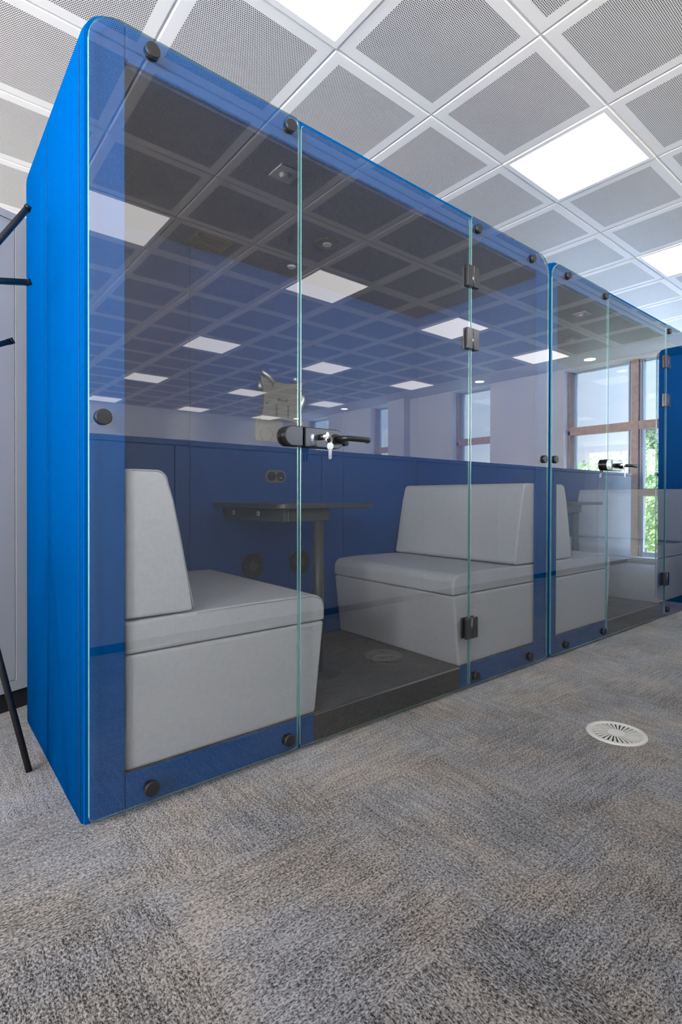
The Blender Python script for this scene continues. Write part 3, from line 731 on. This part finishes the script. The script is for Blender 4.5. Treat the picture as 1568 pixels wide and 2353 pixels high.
bm = BM(); prism(bm, ptx, 2.352, 2.356); mp_ = bpart('mounting_plate', bm, PLATE)
bm = BM(); prism(bm, rrect(1.335, 1.50, EYE + .29, EYE + .40, .012, .012, .05, .012), 2.384, 2.388); bpart('lower_plate', bm, PLATE)
bm = BM(); tube(bm, [(1.40 + .035 * math.cos(a * PI / 12), 2.380, EYE + .325 + .035 * math.sin(a * PI / 12)) for a in range(-1, 25)], .0025, 8); bpart('cable_ring', bm, PLATE)
bm = BM(); box(bm, 1.43, 1.52, 2.357, 2.391, zc - .05, zc + .05, bev=.004); bpart('swivel', bm, PLATE)
for pts in ([(1.350, 2.345, zc + .135), (1.385, 2.343, zc + .115), (1.420, 2.345, zc + .088)], [(1.590, 2.345, zc + .060), (1.600, 2.343, zc + .02), (1.575, 2.345, zc - .045)], [(1.336, 2.347, zc + .075), (1.340, 2.347, zc + .045)], [(1.54, 2.347, zc + .125), (1.56, 2.347, zc + .12)]):
    bm = BM(); tube(bm, pts, [.011, .013, .010][:len(pts)], 8); bpart('arm_end', bm, BAREALU)
bm = BM()
for k in range(3):
    for (dx, dz) in ((-.05, .07), (.09, .06), (.10, .0), (-.09, -.02), (.02, .085), (.08, -.06)): pass
for dx, dz in ((-.06, .075), (.085, .07), (.095, .015), (-.09, -.02), (.03, .01), (-.02, .01)): cyl(bm, (cx + dx, 2.3495, zc + dz), (cx + dx, 2.3518, zc + dz), .0045, seg=12)
bpart('bolt_heads', bm, BLACK)
bm = BM()
for dx in (-.035, .035): box(bm, cx + dx - .004, cx + dx + .004, 2.3500, 2.3518, zc - .085, zc - .02)
box(bm, cx - .03, cx + .03, 2.3500, 2.3518, zc - .003, zc + .008)
bpart('slots', bm, DKGREY)

# ================================================================= keys hanging in the locks
def make_keys(label):
    zc = EYE + .205; yk = GF - .055
    t = thing('key_ring', label, 'keys', (1.070, yk, zc), 0, 'keys in the booth door locks')
    def kp(name, bm, mats, par=None):
        bmesh.ops.transform(bm, matrix=Matrix.Translation((-1.070, -yk, -zc)), verts=bm.verts); return obj(name, bm, mats, par or t)
    def key(bm, x, y, z, vertical):
        # bow + blade, hanging down
        if vertical:
            pts = [(x + .011 * math.cos(a * PI / 8), z - .012 + .012 * math.sin(a * PI / 8)) for a in range(16)]
            prism(bm, pts, y - .001, y + .001)
            prism(bm, [(x - .0042, z - .022), (x - .0042, z - .052), (x - .001, z - .056), (x + .0042, z - .053), (x + .003, z - .049), (x + .0042, z - .045), (x + .0028, z - .041), (x + .0042, z - .037), (x + .0042, z - .022)], y - .001, y + .001)
        else:
            pts = [(x + .009 * math.cos(a * PI / 8), z + .011 * math.sin(a * PI / 8)) for a in range(16)]
            prism(bm, pts, y - .001, y + .001)
    bm = BM(); prism(bm, [(yk - .012 + .009 * math.cos(a * PI / 8), zc + .003 + .011 * math.sin(a * PI / 8)) for a in range(16)], 1.061, 1.063, axis='x'); box(bm, 1.061, 1.063, yk - .006, GF - .0515 , zc - .001, zc + .005); kp('key_in_lock', bm, CHROME)
    bm = BM(); tube(bm, [(1.066 + .012 * math.cos(a * PI / 12), yk - .016, zc - .012 + .013 * math.sin(a * PI / 12)) for a in range(25)], .0011, 8); tube(bm, [(1.064 + .011 * math.cos(a * PI / 12), yk - .0135, zc - .013 + .012 * math.sin(a * PI / 12)) for a in range(25)], .0011, 8); kp('ring', bm, CHROME)
    bm = BM(); key(bm, 1.064, yk - .0195, zc - .022, True); kp('hanging_key', bm, CHROME)
    bm = BM(); key(bm, 1.0725, yk - .0150, zc - .020, True); kp('hanging_key', bm, CHROME)
    return t
k1 = make_keys('small bunch of silver keys hanging from the first booth door lock')
k2 = copy_tree(k1); k2.location.x += DX2; k2['label'] = 'small bunch of silver keys hanging from the second booth door lock'

# ================================================================= round floor grilles
def floor_grille(x, y, z, r, mat, label):
    t = thing('floor_grille', label, 'floor vent', (x, y, z), 0, 'round swirl floor vents')
    bm = BM(); N = 72
    def ring(rr, zz): return [bm.verts.new((rr * math.cos(2 * PI * k / N), rr * math.sin(2 * PI * k / N), zz)) for k in range(N)]
    R = [ring(r, .0005), ring(r * .985, .005), ring(r * .86, .006), ring(r * .845, .0035), ring(r * .80, .0035), ring(r * .80, .0008)]
    for A, B in zip(R, R[1:]):
        for k in range(N): f = bm.faces.new((A[k], A[(k + 1) % N], B[(k + 1) % N], B[k])); f.smooth = True
    obj('rim', bm, mat, t)
    bm = BM(); cyl(bm, (0, 0, .0005), (0, 0, .0012), r * .80, seg=48); obj('recess', bm, VOID, t)
    bm = BM(); cyl(bm, (0, 0, .0015), (0, 0, .0045), r * .30, r * .28, 36)
    nb = 30
    for k in range(nb):
        a = 2 * PI * k / nb; tw = .16
        i0, i1 = r * .28, r * .805; w0, w1 = r * .016, r * .050
        c0, s0 = math.cos(a), math.sin(a); c1, s1 = math.cos(a + tw), math.sin(a + tw)
        P_ = [Vector((c0 * i0 - s0 * w0, s0 * i0 + c0 * w0, 0)), Vector((c0 * i0 + s0 * w0, s0 * i0 - c0 * w0, 0)), Vector((c1 * i1 + s1 * w1, s1 * i1 - c1 * w1, 0)), Vector((c1 * i1 - s1 * w1, s1 * i1 + c1 * w1, 0))]
        prism(bm, [(p.x, p.y) for p in P_], .0014, .0038, axis='z')
    obj('swirl_vanes', bm, mat, t)
    return t
floor_grille(1.961, .857, 0, .102, GRILLE, 'cream round swirl vent set in the carpet outside the booths')
floor_grille(1.708, 1.800, .0955, .075, plain('dark_grey_grille', (.10, .10, .098), .5), 'dark round swirl vent in the raised floor inside the first booth')

# ================================================================= low cabinets mirrored in the glass (row behind the camera)
CY = -.085
units = [-2.01, -.95, .11, 1.18, 2.24, 3.29, 4.34, 5.38, 6.40, 7.36]
labs = ['low light grey cabinet, end unit of the row beyond the left edge', 'low light grey cabinet, second unit of the row beyond the left edge', 'low light grey cabinet mirrored on the left blue post',
        'low light grey cabinet mirrored over the first bench back', 'low light grey cabinet mirrored over the table', 'low light grey cabinet mirrored below the door lever',
        'low light grey cabinet mirrored across the right bench of the first booth', 'low light grey cabinet mirrored at the gap between the booths', 'low light grey cabinet mirrored in the second booth beside the tall window']
for k, (a, b_) in enumerate(zip(units, units[1:])):
    t = thing('low_cabinet', labs[k], 'cabinet', (a, CY, 0), 0, 'row of low light grey cabinets')
    w = b_ - a - .003
    bm = BM(); box(bm, 0, w, -.42, -.021, .056, 1.160); obj('carcass', bm, CABDK, t)
    bm = BM(); box(bm, 0, w, -.40, -.045, .0, .055); obj('plinth', bm, PLINTH, t)
    if True:
        bm = BM(); box(bm, .002, w - .002, -.0205, -.001,   .058, 1.157, bev=.0015, seg=1); obj('door', bm, CABW, t)
bm = BM(); box(bm, units[0] - .01, 7.36, CY - .43, CY + .004, 1.1605, 1.193, bev=.002, seg=1); w_ = obj('cabinet_worktop', bm, CABW); tag(w_, 'long light grey worktop lying over the mirrored row of low cabinets', 'worktop')

# ================================================================= tall cabinet and coat rack at the left edge
TALLC = plain('grey_cabinet_front', (.30, .315, .35), .5)
ang = math.radians(22)
t = thing('tall_cabinet', 'tall light grey cabinet with black plinth behind the left booth side', 'cabinet', (.47, 2.545, 0), ang)
bm = BM(); box(bm, -1.0, 0, .021, .45, .085, 1.975); obj('carcass', bm, CABDK, t)
bm = BM(); box(bm, -1.0, 0, .0, .0205, .085, .125); box(bm, -1.0, 0, .0, .0205, 1.945, 1.975); box(bm, -.160, 0, .0, .0205, .125, 1.945); box(bm, -1.0, -.985, .0, .0205, .125, 1.945); obj('face_frame', bm, TALLC, t)
bm = BM(); box(bm, -.983, -.162, .003, .0205, .127, 1.943, bev=.001, seg=1); obj('door', bm, TALLC, t)
bm = BM(); box(bm, -1.0, 0, .03, .44, .0, .0845); obj('plinth', bm, PLINTH, t)

t = thing('coat_rack', 'black coat rack with slanted arms and splayed legs at the left edge', 'coat rack', (.115, 1.755, 0))
O_ = Vector((.115, 1.755, 0))
def stick(name, p0, p1, r=.0115, tip=False):
    bm = BM(); tube(bm, [Vector(p0) - O_, (Vector(p0) + Vector(p1)) / 2 - O_, Vector(p1) - O_], r, 4)
    return obj(name, bm, BLACK, t)
stick('pole', (.115, 1.755, .60), (.115, 1.755, 1.60), .013)
stick('leg', (.280, 1.915, .004), (.112, 1.752, .76), .0125)
stick('leg', (-.12, 1.95, .004), (.118, 1.752, .76), .0125)
stick('leg', (.07, 1.47, .004), (.115, 1.758, .76), .0125)
def arm(p_tip, p_in):
    a = stick('arm', p_in, p_tip, .0105)
    d = (Vector(p_tip) - Vector(p_in)).normalized(); e_ = Vector(p_tip) - O_
    bm = BM(); tube(bm, [e_ - d * .001, e_ + d * .008], .0125, 4); obj('arm_cap', bm, BLACKG, t).parent = a
yb = 1.86
arm((.1451 * yb, yb, EYE + .4643 * yb), (.115, 1.755, EYE + .405 * 1.755 - .13))
arm((.1449 * yb, yb, EYE + .3461 * yb), (.115, 1.755, EYE + .330 * 1.755))
arm((.1211 * 1.84, 1.84, EYE + .2462 * 1.84), (.115, 1.755, EYE + .2462 * 1.755 - .05))
arm((-.03, 1.66, 1.62), (.115, 1.755, 1.45)); arm((-.05, 1.80, 1.40), (.115, 1.755, 1.36))
